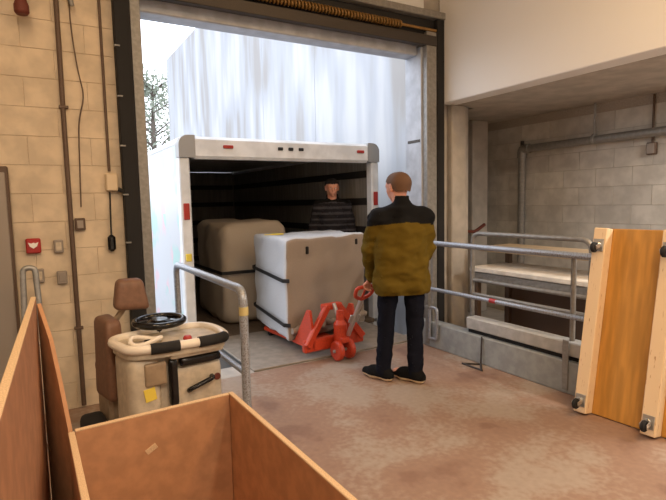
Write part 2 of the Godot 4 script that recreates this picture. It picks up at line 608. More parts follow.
func door_opening():
	# steel frame with tracks, rubber seals, the raised door and its spring
	var d := struct("door_1", "raised sectional loading door with steel frame and black rubber seals")
	put("track", bb(ns(), Vector3(0.725, 0, -4.46), Vector3(0.80, 3.05, -4.14), 0.004), M.rail_grey, d, "grey steel door track beside the cream wall")
	put("seal", bb(ns(), Vector3(0.61, 0, -4.199), Vector3(0.722, 4.2, -4.11), 0.006), M.rubber, d, "black rubber door seal")
	put("track", bb(ns(), Vector3(3.55, 0, -4.46), Vector3(3.60, 3.06, -4.20), 0.004), M.door_panel, d, "pale blue grey door jamb")
	put("track", bb(ns(), Vector3(3.57, 0, -4.199), Vector3(3.70, 3.2, -4.13), 0.004), M.rail_grey, d)
	put("seal", bb(ns(), Vector3(3.703, 0, -4.199), Vector3(3.80, 3.35, -4.12), 0.006), M.rubber, d, "black rubber door seal")
	for k in 8:
		put("bracket", bb(ns(), Vector3(0.60, 0.5 + k * 0.36, -4.135), Vector3(0.64, 0.512 + k * 0.36, -4.10), 0.002), M.rail_grey, d)
	put("hinge_plate", bb(ns(), Vector3(3.545, 2.1, -4.42), Vector3(3.56, 2.13, -4.22), 0.002), M.dark_steel, d)
	put("door_leaf", bb(ns(), Vector3(0.80, 2.985, -4.45), Vector3(3.55, 3.10, -4.26), 0.01), M.door_panel, d, "pale lower edge of the raised door")
	put("header", bb(ns(), Vector3(0.72, 3.06, -4.198), Vector3(3.70, 3.16, -4.12), 0.006), M.dark_steel, d)
	put("header", bb(ns(), Vector3(0.72, 3.162, -4.199), Vector3(3.70, 3.33, -4.17), 0.004), M.black, d)
	put("header", bb(ns(), Vector3(0.72, 3.332, -4.199), Vector3(3.80, 3.40, -4.10), 0.006), M.rail_grey, d)
	# torsion spring
	var pts := []
	var turns := 70
	for i in turns * 10 + 1:
		var a := TAU * i / 10.0
		pts.append(Vector3(0.9 + 2.35 * i / (turns * 10.0), 3.215 + 0.028 * cos(a), -4.13 + 0.028 * sin(a)))
	put("torsion_spring", tube(ns(), pts, 0.011, 5), M.spring, d, "yellow brown coil spring under the header")
	put("shaft", tube(ns(), [Vector3(0.75, 3.215, -4.13), Vector3(3.69, 3.215, -4.13)], 0.014, 10), M.spring, d)

func recess():
	# white bulkhead over a recess with bare block walls
	var b := struct("wall_bulkhead", "smooth white bulkhead wall above the recess")
	put("face", bb(ns(), Vector3(3.80, 2.5, -4.205), Vector3(4.0, 4.4, 4.2), 0.008), M.plaster, b)
	put("soffit", bb(ns(), Vector3(4.321, 2.5, -5.25), Vector3(5.6, 2.7, 4.2), 0.0), M.concrete, b, "bare concrete underside of the bulkhead")
	put("soffit_lip", bb(ns(), Vector3(4.001, 2.5, -4.21), Vector3(4.32, 2.7, 4.2), 0.0), M.concrete, b)
	var w := struct("wall_right", "bare grey concrete block wall at the back of the recess")
	put("backing", bb(ns(), Vector3(5.399, 0, -5.25), Vector3(5.6, 2.5, 4.2), 0.0), M.mortar_grey, w)
	block_wall(w, Vector3(5.4, 0, -0.65), Vector3.FORWARD, Vector3.LEFT, 11, 12, M.block_grey, 8)
	var e := struct("wall_end", "bare concrete end wall of the recess with two pilasters")
	put("backing", bb(ns(), Vector3(4.321, -0.3, -5.25), Vector3(5.6, 2.5, -5.05), 0.0), M.mortar_grey, e)
	put("floor_strip", bb(ns(), Vector3(4.321, -0.3, -5.05), Vector3(5.6, 0, -4.2), 0.0), M.concrete, e)
	put("pilaster", bb(ns(), Vector3(3.92, 0, -4.211), Vector3(4.12, 2.499, -4.14), 0.01), M.concrete, e)
	put("pilaster", bb(ns(), Vector3(4.92, 0, -5.049), Vector3(5.20, 2.499, -4.82), 0.01), M.concrete, e)
	# kerb along the floor's edge with a slot that holds a black rubber strip
	var k := struct("trim_1", "blue grey scuffed kerb below the steel railing")
	put("lower_face", bb(ns(), Vector3(3.44, 0, -4.13), Vector3(3.58, 0.252, -0.4), 0.008), M.kerb, k)
	put("upper_face", bb(ns(), Vector3(3.455, 0.292, -3.46), Vector3(3.58, 0.40, -0.4), 0.008), M.plank_grey, k)
	put("rubber_strip", bb(ns(), Vector3(3.485, 0.253, -3.46), Vector3(3.58, 0.291, -0.4), 0.002), M.rubber, k)
	# fire pipe running up and along the wall
	var p := thing("sprinkler_pipe", "grey painted pipe bending along the bare block wall", "pipe", Vector3(5.32, 0, -4.38))
	put("pipe", tube(ns(), fillet([Vector3(0, 0, 0), Vector3(0, 2.10, 0), Vector3(0, 2.13, 3.6)], 0.03, 3), 0.045, 12), M.rail_grey, p)
	put("elbow", tube(ns(), fillet([Vector3(0, 1.99, 0), Vector3(0, 2.10, 0), Vector3(0, 2.10, 0.11)], 0.05, 4), 0.06, 12), M.rail_grey, p)
	put("valve", tube(ns(), [Vector3(0, 2.13, 0), Vector3(0, 2.20, 0)], 0.022, 10), M.dark_steel, p)
	for z in [0.95, 1.75]:
		put("hanger", tube(ns(), [Vector3(0, 2.16, z), Vector3(0, 2.50, z)], 0.012, 8), M.galv, p)
		put("clamp", disc(ns(), Vector3(0, 2.12, z), Vector3.BACK, 0.056, 0.03), M.galv, p)
	var q := thing("rusty_pipe", "rust brown pipe standing between the two concrete pilasters", "pipe", Vector3(4.56, 0, -4.62))
	put("pipe", tube(ns(), [Vector3(0, 0, 0), Vector3(0, 2.498, 0)], 0.028, 12), M.rust, q)
	put("valve_body", tube(ns(), [Vector3(0, 1.02, 0), Vector3(0, 1.06, 0), Vector3(0, 1.18, 0), Vector3(0, 1.22, 0)], [0.03, 0.05, 0.05, 0.03], 12), M.rust, q)
	put("branch", tube(ns(), fillet([Vector3(0, 1.1, 0), Vector3(0.1, 1.1, 0.1), Vector3(0.26, 1.18, 0.1)], 0.03), 0.02, 10), M.rust, q)
	var j := thing("junction_box", "small dark switch box fixed to the bare block wall", "box", Vector3(5.398, 1.96, -2.85))
	put("box", cb(ns(), Vector3(-0.03, 0, 0), Vector3(0.055, 0.12, 0.09), 0.008), M.conduit, j)
	put("cover", cb(ns(), Vector3(-0.06, 0, 0), Vector3(0.006, 0.10, 0.07), 0.002), M.plate_grey, j)
	put("conduit", tube(ns(), [Vector3(-0.02, 0.06, 0), Vector3(-0.02, 0.53, 0)], 0.011, 8), M.conduit, j)
	# low bench behind the railings: white shelf below, beige top above
	var r := thing("storage_bench", "low bench with white shelf and beige top behind the railings", "bench", Vector3(4.3, 0, -3.2))
	put("shelf", cb(ns(), Vector3(0, 0.76, 0), Vector3(0.62, 0.05, 1.5), 0.008), M.white_board, r, "white lower shelf")
	put("top", cb(ns(), Vector3(0.12, 0.96, 0), Vector3(0.50, 0.05, 1.6), 0.008), M.beige_board, r, "beige top board")
	put("apron", cb(ns(), Vector3(-0.28, 0.69, 0), Vector3(0.03, 0.08, 1.5), 0.006), M.rail_grey, r)
	put("cross_board", cb(ns(), Vector3(0.27, 0.30, 0), Vector3(0.025, 0.5, 1.44), 0.004), M.conduit, r, "dark brown back board")
	for s in [[-1, -1], [-1, 1], [1, -1], [1, 1]]:
		var top_y: float = 0.655 if s[0] < 0 else 0.735
		put("leg", bb(ns(), Vector3(0.24 * s[0] - 0.03, 0, 0.70 * s[1] - 0.03), Vector3(0.24 * s[0] + 0.03, top_y, 0.70 * s[1] + 0.03), 0.005), M.conduit, r)
	for z in [-0.7, 0.7]:
		put("upright", bb(ns(), Vector3(0.21, 0.785, z - 0.03), Vector3(0.27, 0.935, z + 0.03), 0.005), M.conduit, r)

func outside():
	var g := struct("floor_yard", "pale asphalt yard outside the loading door")
	put("slab", bb(ns(), Vector3(-40, -0.8, -60), Vector3(40, -0.6, -4.49), 0.0), M.asphalt, g)
	# long retaining wall beside the trailer, cast in panels
	var w := struct("wall_yard", "tall stained pale concrete wall beside the trailer")
	put("backing", bb(ns(), Vector3(4.63, -0.6, -19.6), Vector3(5.1, 6.75, -5.26), 0.0), M.concrete_pale, w)
	var zs := [-5.28, -8.4, -10.8, -13.2, -15.6, -18.0, -19.6]
	for i in zs.size() - 1:
		put("panel", bb(ns(), Vector3(4.60, -0.599, zs[i + 1] + 0.006), Vector3(4.64, 6.76, zs[i] - 0.006), 0.006), M.concrete_pale, w)
	# tree standing past the end of the wall
	var t := thing("tree", "pale leafy tree beyond the end of the concrete wall", "tree", Vector3(5.0, -0.6, -24.5))
	var rng := RandomNumberGenerator.new()
	rng.seed = 21
	var tr := tube(ns(), [Vector3(0, 0, 0), Vector3(0.1, 2.5, 0), Vector3(0, 5, 0.1), Vector3(0.1, 7.5, 0)], [0.22, 0.17, 0.12, 0.04], 9)
	var lv := ns()
	for i in 42:
		var y := rng.randf_range(1.6, 7.4)
		var a := rng.randf() * TAU
		var d := Vector3(cos(a), 0.5, sin(a)) * (1.75 - absf(y - 3.6) * 0.22)
		var base := Vector3(0.05, y, 0.05)
		tube(tr, [base, base + d * 0.6 + Vector3(0, 0.1, 0), base + d], [0.045, 0.03, 0.012], 5)
		for q in 85:
			var p := base + d * rng.randf_range(0.35, 1.1) + Vector3(rng.randfn(), rng.randfn(), rng.randfn()) * 0.27
			var u := Vector3(rng.randfn(), rng.randfn(), rng.randfn()).normalized() * 0.10
			var v := u.cross(Vector3(rng.randfn(), rng.randfn(), rng.randfn())).normalized() * 0.05
			lv.add_vertex(p - u)
			lv.add_vertex(p + v)
			lv.add_vertex(p + u)
			lv.add_vertex(p - u)
			lv.add_vertex(p + u)
			lv.add_vertex(p - v)
	put("trunk", tr, M.bark, t)
	put("foliage", lv, M.leaf, t).set_meta("kind", "stuff")
	# bridging plate from the sill to the trailer's floor
	var p := thing("dock_plate", "pale grey steel plate bridging door sill and trailer floor", "plate", Vector3(2.55, 0.0, -4.86))
	put("deck", cb(ns(), Vector3(0, 0.006, 0), Vector3(1.85, 0.018, 1.28), 0.004), M.sill, p)
	put("support", bb(ns(), Vector3(-0.8, -0.12, -0.30), Vector3(0.8, -0.004, 0.26), 0.004), M.dark_steel, p)

func trailer():
	var x0 := 1.335
	var x1 := 3.83
	var z0 := -5.36
	var z1 := -10.6
	var h := 2.205
	var t := thing("enclosed_trailer", "white enclosed cargo trailer with its rear open at the dock", "trailer", Vector3(2.58, -0.6, -7.5))
	var o := -t.position
	var b := func(a: Vector3, c: Vector3, bev := 0.006): return bb(ns(), a + o, c + o, bev)
	put("side_wall", b.call(Vector3(x0 + 0.02, -0.25, z1), Vector3(x0 + 0.05, h - 0.05, z0 - 0.10)), M.trailer_print, t, "white side wall with coloured print")
	put("side_wall", b.call(Vector3(x1 - 0.05, -0.25, z1), Vector3(x1 - 0.02, h - 0.05, z0 - 0.10)), M.trailer_white, t)
	put("front_wall", b.call(Vector3(x0 + 0.05, -0.25, z1), Vector3(x1 - 0.05, h - 0.05, z1 + 0.04)), M.trailer_in, t)
	put("roof", b.call(Vector3(x0 + 0.05, h - 0.045, z1), Vector3(x1 - 0.05, h, z0 - 0.10), 0.02), M.trailer_white, t)
	for s in [[x0 + 0.05, 1], [x1 - 0.05, -1]]:
		var cx: float = s[0]
		put("roof_rail", tube(ns(), [Vector3(cx + 0.01 * s[1], h - 0.05, z0 - 0.08) + o, Vector3(cx + 0.01 * s[1], h - 0.05, z1) + o], 0.05, 10), M.trailer_white, t)
	put("floor_deck", b.call(Vector3(x0 + 0.05, -0.06, z1 + 0.04), Vector3(x1 - 0.05, -0.005, z0 + 0.0)), M.trailer_floor, t)
	put("chassis", b.call(Vector3(x0 + 0.25, -0.22, z1), Vector3(x1 - 0.25, -0.07, z0 - 0.1)), M.dark_steel, t)
	# rear frame
	put("rear_post", b.call(Vector3(x0, -0.3, z0 - 0.12), Vector3(x0 + 0.11, h - 0.22, z0), 0.012), M.trailer_white, t)
	put("rear_post", b.call(Vector3(x1 - 0.11, -0.3, z0 - 0.12), Vector3(x1, h - 0.22, z0), 0.012), M.trailer_white, t)
	put("rear_header", b.call(Vector3(x0 + 0.14, h - 0.23, z0 - 0.12), Vector3(x1 - 0.14, h + 0.0, z0 + 0.01), 0.03), M.trailer_white, t)
	put("rear_sill", b.call(Vector3(x0 + 0.111, -0.3, z0 - 0.12), Vector3(x1 - 0.111, -0.065, z0), 0.006), M.trailer_cap, t)
	for s in [[x0, 1.0], [x1, -1.0]]:
		# rounded corner caps
		var pts := []
		var prof := [Vector2(0, -0.22), Vector2(0, -0.09)]
		for q in 7:
			var a := PI - q * PI / 12.0
			prof.append(Vector2(0.10 + 0.10 * cos(a), -0.09 + 0.10 * sin(a)))
		prof.append_array([Vector2(0.17, 0.01), Vector2(0.17, -0.22)])
		for q in prof: pts.append(Vector2(q.x * s[1], q.y))
		put("corner_cap", plate(ns(), pts, Vector3(s[0], h, z0 - 0.055) + o, Vector3.RIGHT, Vector3.UP, 0.15), M.trailer_cap, t, "grey rounded corner casting")
	# marker lamps
	for q in [[1.86, 0.11, "lamp_red"], [3.55, 0.10, "lamp_red"], [2.47, 0.06, "black"], [2.60, 0.06, "black"], [2.73, 0.06, "black"]]:
		put("marker_lamp", cb(ns(), Vector3(q[0], h - 0.10, z0 + 0.018) + o, Vector3(q[1], 0.035, 0.022), 0.006), M[q[2]], t)
	for q in [[x0 + 0.055, 1.43], [x1 - 0.055, 1.53]]:
		put("tail_lamp", cb(ns(), Vector3(q[0], q[1], z0 + 0.008) + o, Vector3(0.06, 0.17, 0.022), 0.006), M.lamp_red, t)
	put("tail_lamp", cb(ns(), Vector3(x0 + 0.055, 0.95, z0 + 0.008) + o, Vector3(0.06, 0.08, 0.018), 0.006), M.yellow, t)
	# inner lining with dark tracks
	for q in [[x0 + 0.05, 1], [x1 - 0.05, -1]]:
		var xx: float = q[0]
		var dd: float = 0.02 * q[1]
		put("lining", b.call(Vector3(minf(xx, xx + dd), 0.0, z1 + 0.05), Vector3(maxf(xx, xx + dd), h - 0.06, z0 - 0.13), 0.002), M.trailer_in, t)
		for y in [0.35, 0.72, 1.08, 1.45, 1.80]:
			put("wall_track", b.call(Vector3(minf(xx + dd, xx + 2 * dd), y, z1 + 0.1), Vector3(maxf(xx + dd, xx + 2 * dd), y + 0.09, z0 - 0.14), 0.002), M.trailer_track, t)
	for y in [0.35, 0.72, 1.08, 1.45, 1.80]:
		put("wall_track", b.call(Vector3(x0 + 0.1, y, z1 + 0.042), Vector3(x1 - 0.1, y + 0.09, z1 + 0.062), 0.002), M.trailer_track, t)
	# running gear
	for zz in [-7.6, -8.4]:
		for q in [[x0 - 0.06, -1], [x1 + 0.06, 1]]:
			put("wheel", disc(ns(), Vector3(q[0], -0.27, zz) + o, Vector3.RIGHT, 0.33, 0.2, 0.04, 24), M.rubber, t)
			put("hub", disc(ns(), Vector3(q[0] + 0.10 * q[1], -0.27, zz) + o, Vector3.RIGHT, 0.18, 0.03, 0.01, 18), M.steel, t)
	put("drawbar", b.call(Vector3(2.5, -0.2, z1 - 1.2), Vector3(2.66, -0.08, z1)), M.dark_steel, t)
	put("jockey_wheel", b.call(Vector3(2.53, -0.599, z1 - 1.1), Vector3(2.63, -0.2, z1 - 1.0)), M.dark_steel, t)

func wrapped_crates():
	# crate on the pallet truck
	var t := thing("wrapped_crate", "large crate wrapped in white padding with beige front on pallet truck", "crate", Vector3(2.65, 0.125, -5.05))
	var o := -t.position
	var a := Vector3(2.10, 0, -4.50)
	var b := Vector3(3.20, 0, -4.76)
	var c := Vector3(3.22, 0, -5.52)
	var d := Vector3(2.20, 0, -5.58)
	var lo := Vector3(0, 0.128, 0)
	var hi := Vector3(0, 1.145, 0)
	var k := [d + lo + o, c + lo + o, d + hi + o, c + hi + o, a + lo + o, b + lo + o, a + hi + o, b + hi + o]
	put("padding", soft(ns(), k, 0.045, 26, 0.035, 3.0, 4, [0, 1, 2, 3, 4]), M.wrap, t, "white quilted padding")
	var front := soft(ns(), k, 0.045, 26, 0.035, 3.0, 4, [5])
	put("front_blanket", front, M.blanket, t, "beige moving blanket")
	var wood := ns()
	bb(wood, Vector3(2.30, 0.122, -5.46) + o, Vector3(3.10, 0.15, -4.80) + o, 0.004)
	put("base_board", wood, M.beige_board, t)
	for y in [0.74, 0.30]:
		var pts := [a + Vector3(0.02, y, 0.025) + o, a + Vector3(-0.028, y, -0.03) + o, d + Vector3(-0.028, y + 0.03, 0.02) + o, d + Vector3(0.03, y + 0.03, -0.03) + o, c + Vector3(-0.03, y + 0.03, -0.03) + o]
		var s := ns()
		for i in pts.size() - 1: bar(s, pts[i], pts[i + 1], 0.010, 0.038, 0.003)
		put("strap", s, M.black, t, "black tie-down strap")
	var u := (b - a).normalized()
	var nrm := Vector3(-u.z, 0, u.x)
	for q in [[0.27, 1.02, 0.075], [0.98, 1.06, 0.06]]:
		var p: Vector3 = a + u * q[0] + Vector3(0, q[1], 0) + nrm * 0.006
		put("grip_slot", cb(ns(), p + o, Vector3(0.03, q[2], 0.03), 0.006, Basis(u, Vector3.UP, nrm)), M.rubber, t)
	put("tape", cb(ns(), Vector3(2.34, 1.148, -5.30) + o, Vector3(0.22, 0.012, 0.10), 0.003, Basis(Vector3.UP, 0.4)), M.yellow, t)
	# crumpled blanket hem along the foot of the front
	var hem := ns()
	var nz := FastNoiseLite.new()
	nz.seed = 9
	nz.frequency = 6.0
	var pr := []
	var rr := []
	for i in 25:
		var f := i / 24.0
		pr.append(a + u * (0.03 + 1.06 * f) + nrm * (0.03 + 0.02 * nz.get_noise_1d(i * 0.05)) + Vector3(0, 0.24 + 0.06 * nz.get_noise_1d(i * 0.09 + 4.0), 0) + o)
		rr.append(0.030 + 0.016 * nz.get_noise_1d(i * 0.12 + 9.0))
	put("blanket_hem", tube(hem, pr, rr, 8), M.blanket, t)
	# second padded piece deeper in the trailer
	var t2 := thing("padded_furniture", "grey beige blanket covered furniture standing deeper in the trailer", "furniture", Vector3(2.45, 0.0, -6.6))
	o = -t2.position
	k = [Vector3(1.98, 0.0, -7.2) + o, Vector3(3.0, 0.0, -7.2) + o, Vector3(1.98, 1.28, -7.2) + o, Vector3(2.95, 1.27, -7.2) + o, Vector3(1.98, 0.0, -6.02) + o, Vector3(3.05, 0.0, -6.02) + o, Vector3(1.98, 1.25, -6.05) + o, Vector3(2.85, 1.28, -6.05) + o]
	put("blanket", soft(ns(), k, 0.11, 22, 0.05, 2.5, 6, [0, 1, 2, 3, 4, 5]), M.blanket_dark, t2)
	var s2 := ns()
	var ring := [Vector3(1.945, 0.66, -7.2) + o, Vector3(1.945, 0.66, -6.0) + o, Vector3(3.05, 0.66, -5.98) + o]
	for i in 2: bar(s2, ring[i], ring[i + 1], 0.01, 0.04, 0.003)
	put("strap", s2, M.black, t2, "black tie-down strap")

func pallet_truck():
	var t := thing("pallet_truck", "orange red hand pallet truck lifting the wrapped crate", "pallet truck", Vector3(2.46, 0.02, -4.28), 0.08)
	# local: forks run to -z, x across
	for s in [-1, 1]:
		put("fork", cb(ns(), Vector3(0.13 * s, 0.072, -0.60), Vector3(0.12, 0.05, 0.94), 0.012), M.jack_red, t)
		put("fork_roller", disc(ns(), Vector3(0.13 * s, 0.036, -0.98), Vector3.RIGHT, 0.036, 0.08, 0.006), M.rubber, t)
		# triangular side gusset rising to the pump
		put("gusset", plate(ns(), [Vector2(-0.34, 0.09), Vector2(0.03, 0.09), Vector2(0.03, 0.20), Vector2(-0.02, 0.46), Vector2(-0.07, 0.46), Vector2(-0.28, 0.16)], Vector3(0.25 * s, 0, 0.05), Vector3(0, 0, 1), Vector3.UP, 0.025), M.jack_red, t)
		put("lifting_arm", bar(ns(), Vector3(0.33 * s, 0.13, 0.08), Vector3(0.06 * s, 0.48, 0.04), 0.05, 0.07, 0.008), M.jack_red, t)
		put("steer_wheel", disc(ns(), Vector3(0.065 * s, 0.078, 0.20), Vector3.RIGHT, 0.095, 0.055, 0.012, 20), M.jack_red, t)
	put("cross_bar", cb(ns(), Vector3(0, 0.13, 0.05), Vector3(0.70, 0.12, 0.06), 0.012), M.jack_red, t)
	put("head_bar", cb(ns(), Vector3(0, 0.47, 0.02), Vector3(0.22, 0.06, 0.08), 0.012), M.jack_red, t)
	put("pump", lathe(ns(), [Vector2(0, 0), Vector2(0.06, 0), Vector2(0.065, 0.03), Vector2(0.065, 0.18), Vector2(0.04, 0.22), Vector2(0.035, 0.31), Vector2(0, 0.31)], Transform3D(Basis(), Vector3(0, 0.14, 0.16)), 18), M.jack_red, t)
	put("piston", tube(ns(), [Vector3(0, 0.40, 0.12), Vector3(0, 0.50, 0.06)], 0.02, 10), M.steel, t)
	put("axle", tube(ns(), [Vector3(-0.11, 0.078, 0.20), Vector3(0.11, 0.078, 0.20)], 0.016, 8), M.steel, t)
	put("fork_yoke", cb(ns(), Vector3(0, 0.175, 0.20), Vector3(0.09, 0.05, 0.11), 0.01), M.jack_red, t)
	# drawbar to the man's hand
	var hand := t.transform.affine_inverse() * Vector3(2.47, 0.765, -3.66)
	var foot := Vector3(0.05, 0.22, 0.22)
	var d := (hand - foot).normalized()
	put("tiller", tube(ns(), [foot, hand - d * 0.17], 0.022, 10), M.steel, t, "pale steel drawbar")
	var side := Vector3.RIGHT
	var n := hand - d * 0.17
	var loop := fillet([n, n - side * 0.09 + d * 0.05, n - side * 0.10 + d * 0.16, n + side * 0.10 + d * 0.16, n + side * 0.09 + d * 0.05, n], 0.04)
	put("handle", tube(ns(), loop, 0.017, 10), M.jack_red, t, "red loop handle")
	put("lever", tube(ns(), [n, n + d * 0.12], 0.010, 8), M.jack_red, t)
	put("tag_plate", cb(ns(), foot.lerp(hand, 0.35), Vector3(0.10, 0.10, 0.02), 0.005, along(d, Vector3.ZERO).basis), M.steel, t)

# ------------------------------------------------------------------ people
func hand_bones(wrist: Vector3, dir: Vector3, thumb: Vector3, curl: float) -> Array:
	# palm and five fingers; dir points to the knuckles, thumb to the thumb's side
	dir = dir.normalized()
	thumb = (thumb - dir * thumb.dot(dir)).normalized()
	var inward := dir.cross(thumb).normalized()
	var out := []
	for i in 4:
		var off := thumb * (0.033 - 0.022 * i)
		var base := wrist + off * 0.8 + dir * 0.03
		var kn := wrist + off + dir * (0.088 - 0.004 * absf(i - 1.0))
		out.append([base, kn, 0.015, 0.011])
		var l: float = [0.036, 0.041, 0.038, 0.030][i]
		var d1 := (dir * cos(curl) + inward * sin(curl)).normalized()
		var d2 := (dir * cos(curl * 2.1) + inward * sin(curl * 2.1)).normalized()
		var p1 := kn + d1 * l
		var p2 := p1 + d2 * l * 0.85
		out.append([kn, p1, 0.0105, 0.009])
		out.append([p1, p2, 0.009, 0.0075])
	var tb := wrist + thumb * 0.03 + dir * 0.025
	var t1 := tb + (thumb * 0.6 + dir * 0.7 + inward * 0.3).normalized() * 0.042
	out.append([tb, t1, 0.014, 0.011])
	out.append([t1, t1 + (dir * 0.8 + inward * 0.6).normalized() * 0.032, 0.011, 0.009])
	return out

func head_bones(c: Vector3, turn: float, nod := 0.0) -> Array:
	var b := Basis(Vector3.UP, turn) * Basis(Vector3.RIGHT, nod)
	var out := []
	var add := func(p: Vector3, q: Vector3, r0: float, r1: float): out.append([c + b * p, c + b * q, r0, r1])
	add.call(Vector3(0, 0.025, 0.02), Vector3(0, 0.03, -0.02), 0.086, 0.082)
	add.call(Vector3(0, 0.0, -0.02), Vector3(0, -0.05, -0.035), 0.070, 0.056)
	add.call(Vector3(0, -0.075, -0.058), Vector3(0, -0.085, -0.066), 0.036, 0.026)
	add.call(Vector3(0, 0.005, -0.098), Vector3(0, -0.030, -0.114), 0.010, 0.015)
	add.call(Vector3(-0.018, -0.060, -0.090), Vector3(0.018, -0.060, -0.090), 0.009, 0.009)
	add.call(Vector3(-0.045, 0.022, -0.082), Vector3(0.045, 0.022, -0.082), 0.012, 0.012)
	for s in [-1, 1]:
		add.call(Vector3(0.080 * s, 0.012, 0.012), Vector3(0.082 * s, -0.028, 0.004), 0.016, 0.011)
		add.call(Vector3(0.04 * s, -0.022, -0.075), Vector3(0.03 * s, -0.04, -0.078), 0.018, 0.016)
		out.append([c + b * Vector3(0.030 * s, 0.002, -0.104), c + b * Vector3(0.034 * s, 0.002, -0.104), 0.013, 0.012, -1])
	return out

func person(at: Vector3, turn: float, label: String, j: Dictionary, head_turn: float, nod: float, mats: Dictionary, puff: bool) -> Node3D:
	var t := thing("person", label, "person", at, turn)
	var all := func(_p): return 0
	var body := ns()
	var hd: Vector3 = j.head
	var legs := []
	var arms := []
	for s in ["l", "r"]:
		legs.append([j["hip_" + s], j["knee_" + s], 0.076, 0.052])
		legs.append([j["knee_" + s], j["ankle_" + s], 0.051, 0.038])
		legs.append([j["ankle_" + s], j["toe_" + s], 0.042, 0.034])
		arms.append([j["shoulder_" + s], j["elbow_" + s], 0.055, 0.043])
		arms.append([j["elbow_" + s], j["wrist_" + s], 0.042, 0.028])
	var spine := [[j.pelvis + Vector3(-0.07, 0, 0), j.pelvis + Vector3(0.07, 0, 0), 0.11, 0.11], [j.pelvis, j.chest, 0.105, 0.095], [j.chest + Vector3(-0.08, 0.0, 0), j.chest + Vector3(0.08, 0.0, 0), 0.085, 0.085], [j.shoulder_l, j.shoulder_r, 0.06, 0.06], [j.chest + Vector3(0, 0.1, 0), hd - Vector3(0, 0.07, -0.02), 0.07, 0.058]]
	net(spine + legs + arms + [[hd, hd, 0.07, 0.07]], 0.016, 0.05, all, [body])
	net(head_bones(hd, head_turn, nod), 0.0045, 0.022, all, [body])
	for s in ["l", "r"]:
		net(hand_bones(j["wrist_" + s], j["hand_" + s], j["thumb_" + s], j["curl_" + s]), 0.0045, 0.010, all, [body])
	put("body", body, M.skin, t)
	var b := Basis(Vector3.UP, head_turn) * Basis(Vector3.RIGHT, nod)
	for s in [-1, 1]:
		put("eye", disc(ns(), hd + b * Vector3(0.031 * s, 0.003, -0.091), b * Vector3.FORWARD, 0.011, 0.006, 0.002, 12), M.eye, t)
		put("pupil", disc(ns(), hd + b * Vector3(0.031 * s, 0.003, -0.0945), b * Vector3.FORWARD, 0.0055, 0.004, 0.001, 10), M.black, t)
	# hair: a shell over the skull, open to the face
	var hair := ns()
	var hb := []
	for q in [[Vector3(0, 0.030, 0.022), Vector3(0, 0.038, -0.016), 0.093, 0.088], [Vector3(0, -0.02, 0.03), Vector3(0, 0.02, 0.03), 0.078, 0.088]]:
		hb.append([hd + b * q[0], hd + b * q[1], q[2], q[3]])
	net(hb, 0.006, 0.02, func(p):
		var l: Vector3 = b.inverse() * (p - hd)
		return 0 if l.y > 0.055 - clampf((l.z + 0.05) * 1.0, 0.0, 0.10) and not (absf(l.x) > 0.055 and l.y < 0.03 and l.z < 0.02) else -1, [hair])
	put("hair", hair, mats.hair, t)
	# jacket: torso, sleeves and collar
	var jk := []
	var hem: float = mats.hem
	var w: float = mats.width
	jk.append([Vector3(-w, hem + 0.07, j.pelvis.z), Vector3(w, hem + 0.07, j.pelvis.z), 0.125, 0.125])
	jk.append([Vector3(-w, hem + 0.07, j.pelvis.z), j.chest + Vector3(-w * 0.9, -0.05, 0), 0.125, 0.122])
	jk.append([Vector3(w, hem + 0.07, j.pelvis.z), j.chest + Vector3(w * 0.9, -0.05, 0), 0.125, 0.122])
	jk.append([j.pelvis, j.chest, 0.15, 0.14])
	var nape: Vector3 = j.chest + Vector3(0, 0.155, 0.015)
	jk.append([j.chest + Vector3(0, 0.05, 0.01), nape, 0.125, 0.085])
	jk.append([nape, nape + Vector3(0, 0.06, 0.01), 0.085, 0.078])
	for s in ["l", "r"]:
		jk.append([nape + Vector3(0, -0.02, 0), j["shoulder_" + s], 0.080, 0.080])
		jk.append([j["shoulder_" + s], j["elbow_" + s], 0.080, 0.070])
		jk.append([j["elbow_" + s], j["elbow_" + s].lerp(j["wrist_" + s], 0.90), 0.070, 0.054])
	var main := ns()
	var yoke := ns()
	var band := ns()
	var yy: float = mats.yoke
	var chin: float = mats.neck
	net(jk, 0.012, 0.028, func(p: Vector3):
		if p.y < hem or p.y > chin: return -1
		if p.y + absf(p.x) * 0.10 > yy: return 1
		return 2 if puff and sin(p.y * 85.0) > 0.35 else 0, [main, yoke, band], 0.020, 6.0)
	put("jacket", main, mats.jacket, t, mats.jacket_label)
	if puff: put("jacket_stripes", band, mats.stripe, t, "grey stripes across the dark jacket")
	put("jacket_yoke", yoke, mats.yoke_mat, t, "black shoulders and collar of the jacket")
	# trousers
	var tr := ns()
	var tb := [[j.pelvis + Vector3(-0.07, 0, 0), j.pelvis + Vector3(0.07, 0, 0), 0.125, 0.125]]
	for s in ["l", "r"]:
		tb.append([j["hip_" + s], j["knee_" + s], 0.094, 0.072])
		tb.append([j["knee_" + s], j["ankle_" + s] + Vector3(0, 0.0, 0), 0.070, 0.064])
	net(tb, 0.012, 0.02, func(p: Vector3): return 0 if p.y > 0.055 else -1, [tr], 0.010, 6.0)
	put("trousers", tr, mats.trousers, t)
	# shoes
	for s in ["l", "r"]:
		var sh := ns()
		var so := ns()
		var an: Vector3 = j["ankle_" + s]
		var to: Vector3 = j["toe_" + s]
		var f := to - an
		f.y = 0
		f = f.normalized()
		var heel := Vector3(an.x, 0.05, an.z) - f * 0.05
		var toe := heel + f * 0.245
		toe.y = 0.042
		var ball := heel + f * 0.16
		net([[heel, ball, 0.044, 0.048], [ball, toe, 0.048, 0.036], [an + Vector3(0, 0.01, 0), heel + f * 0.02, 0.05, 0.045], [an, ball + Vector3(0, 0.005, 0), 0.052, 0.046]], 0.008, 0.03, func(p: Vector3): return 1 if p.y < 0.034 else 0, [sh, so])
		var g := put("shoe", sh, M.jacket_black, t)
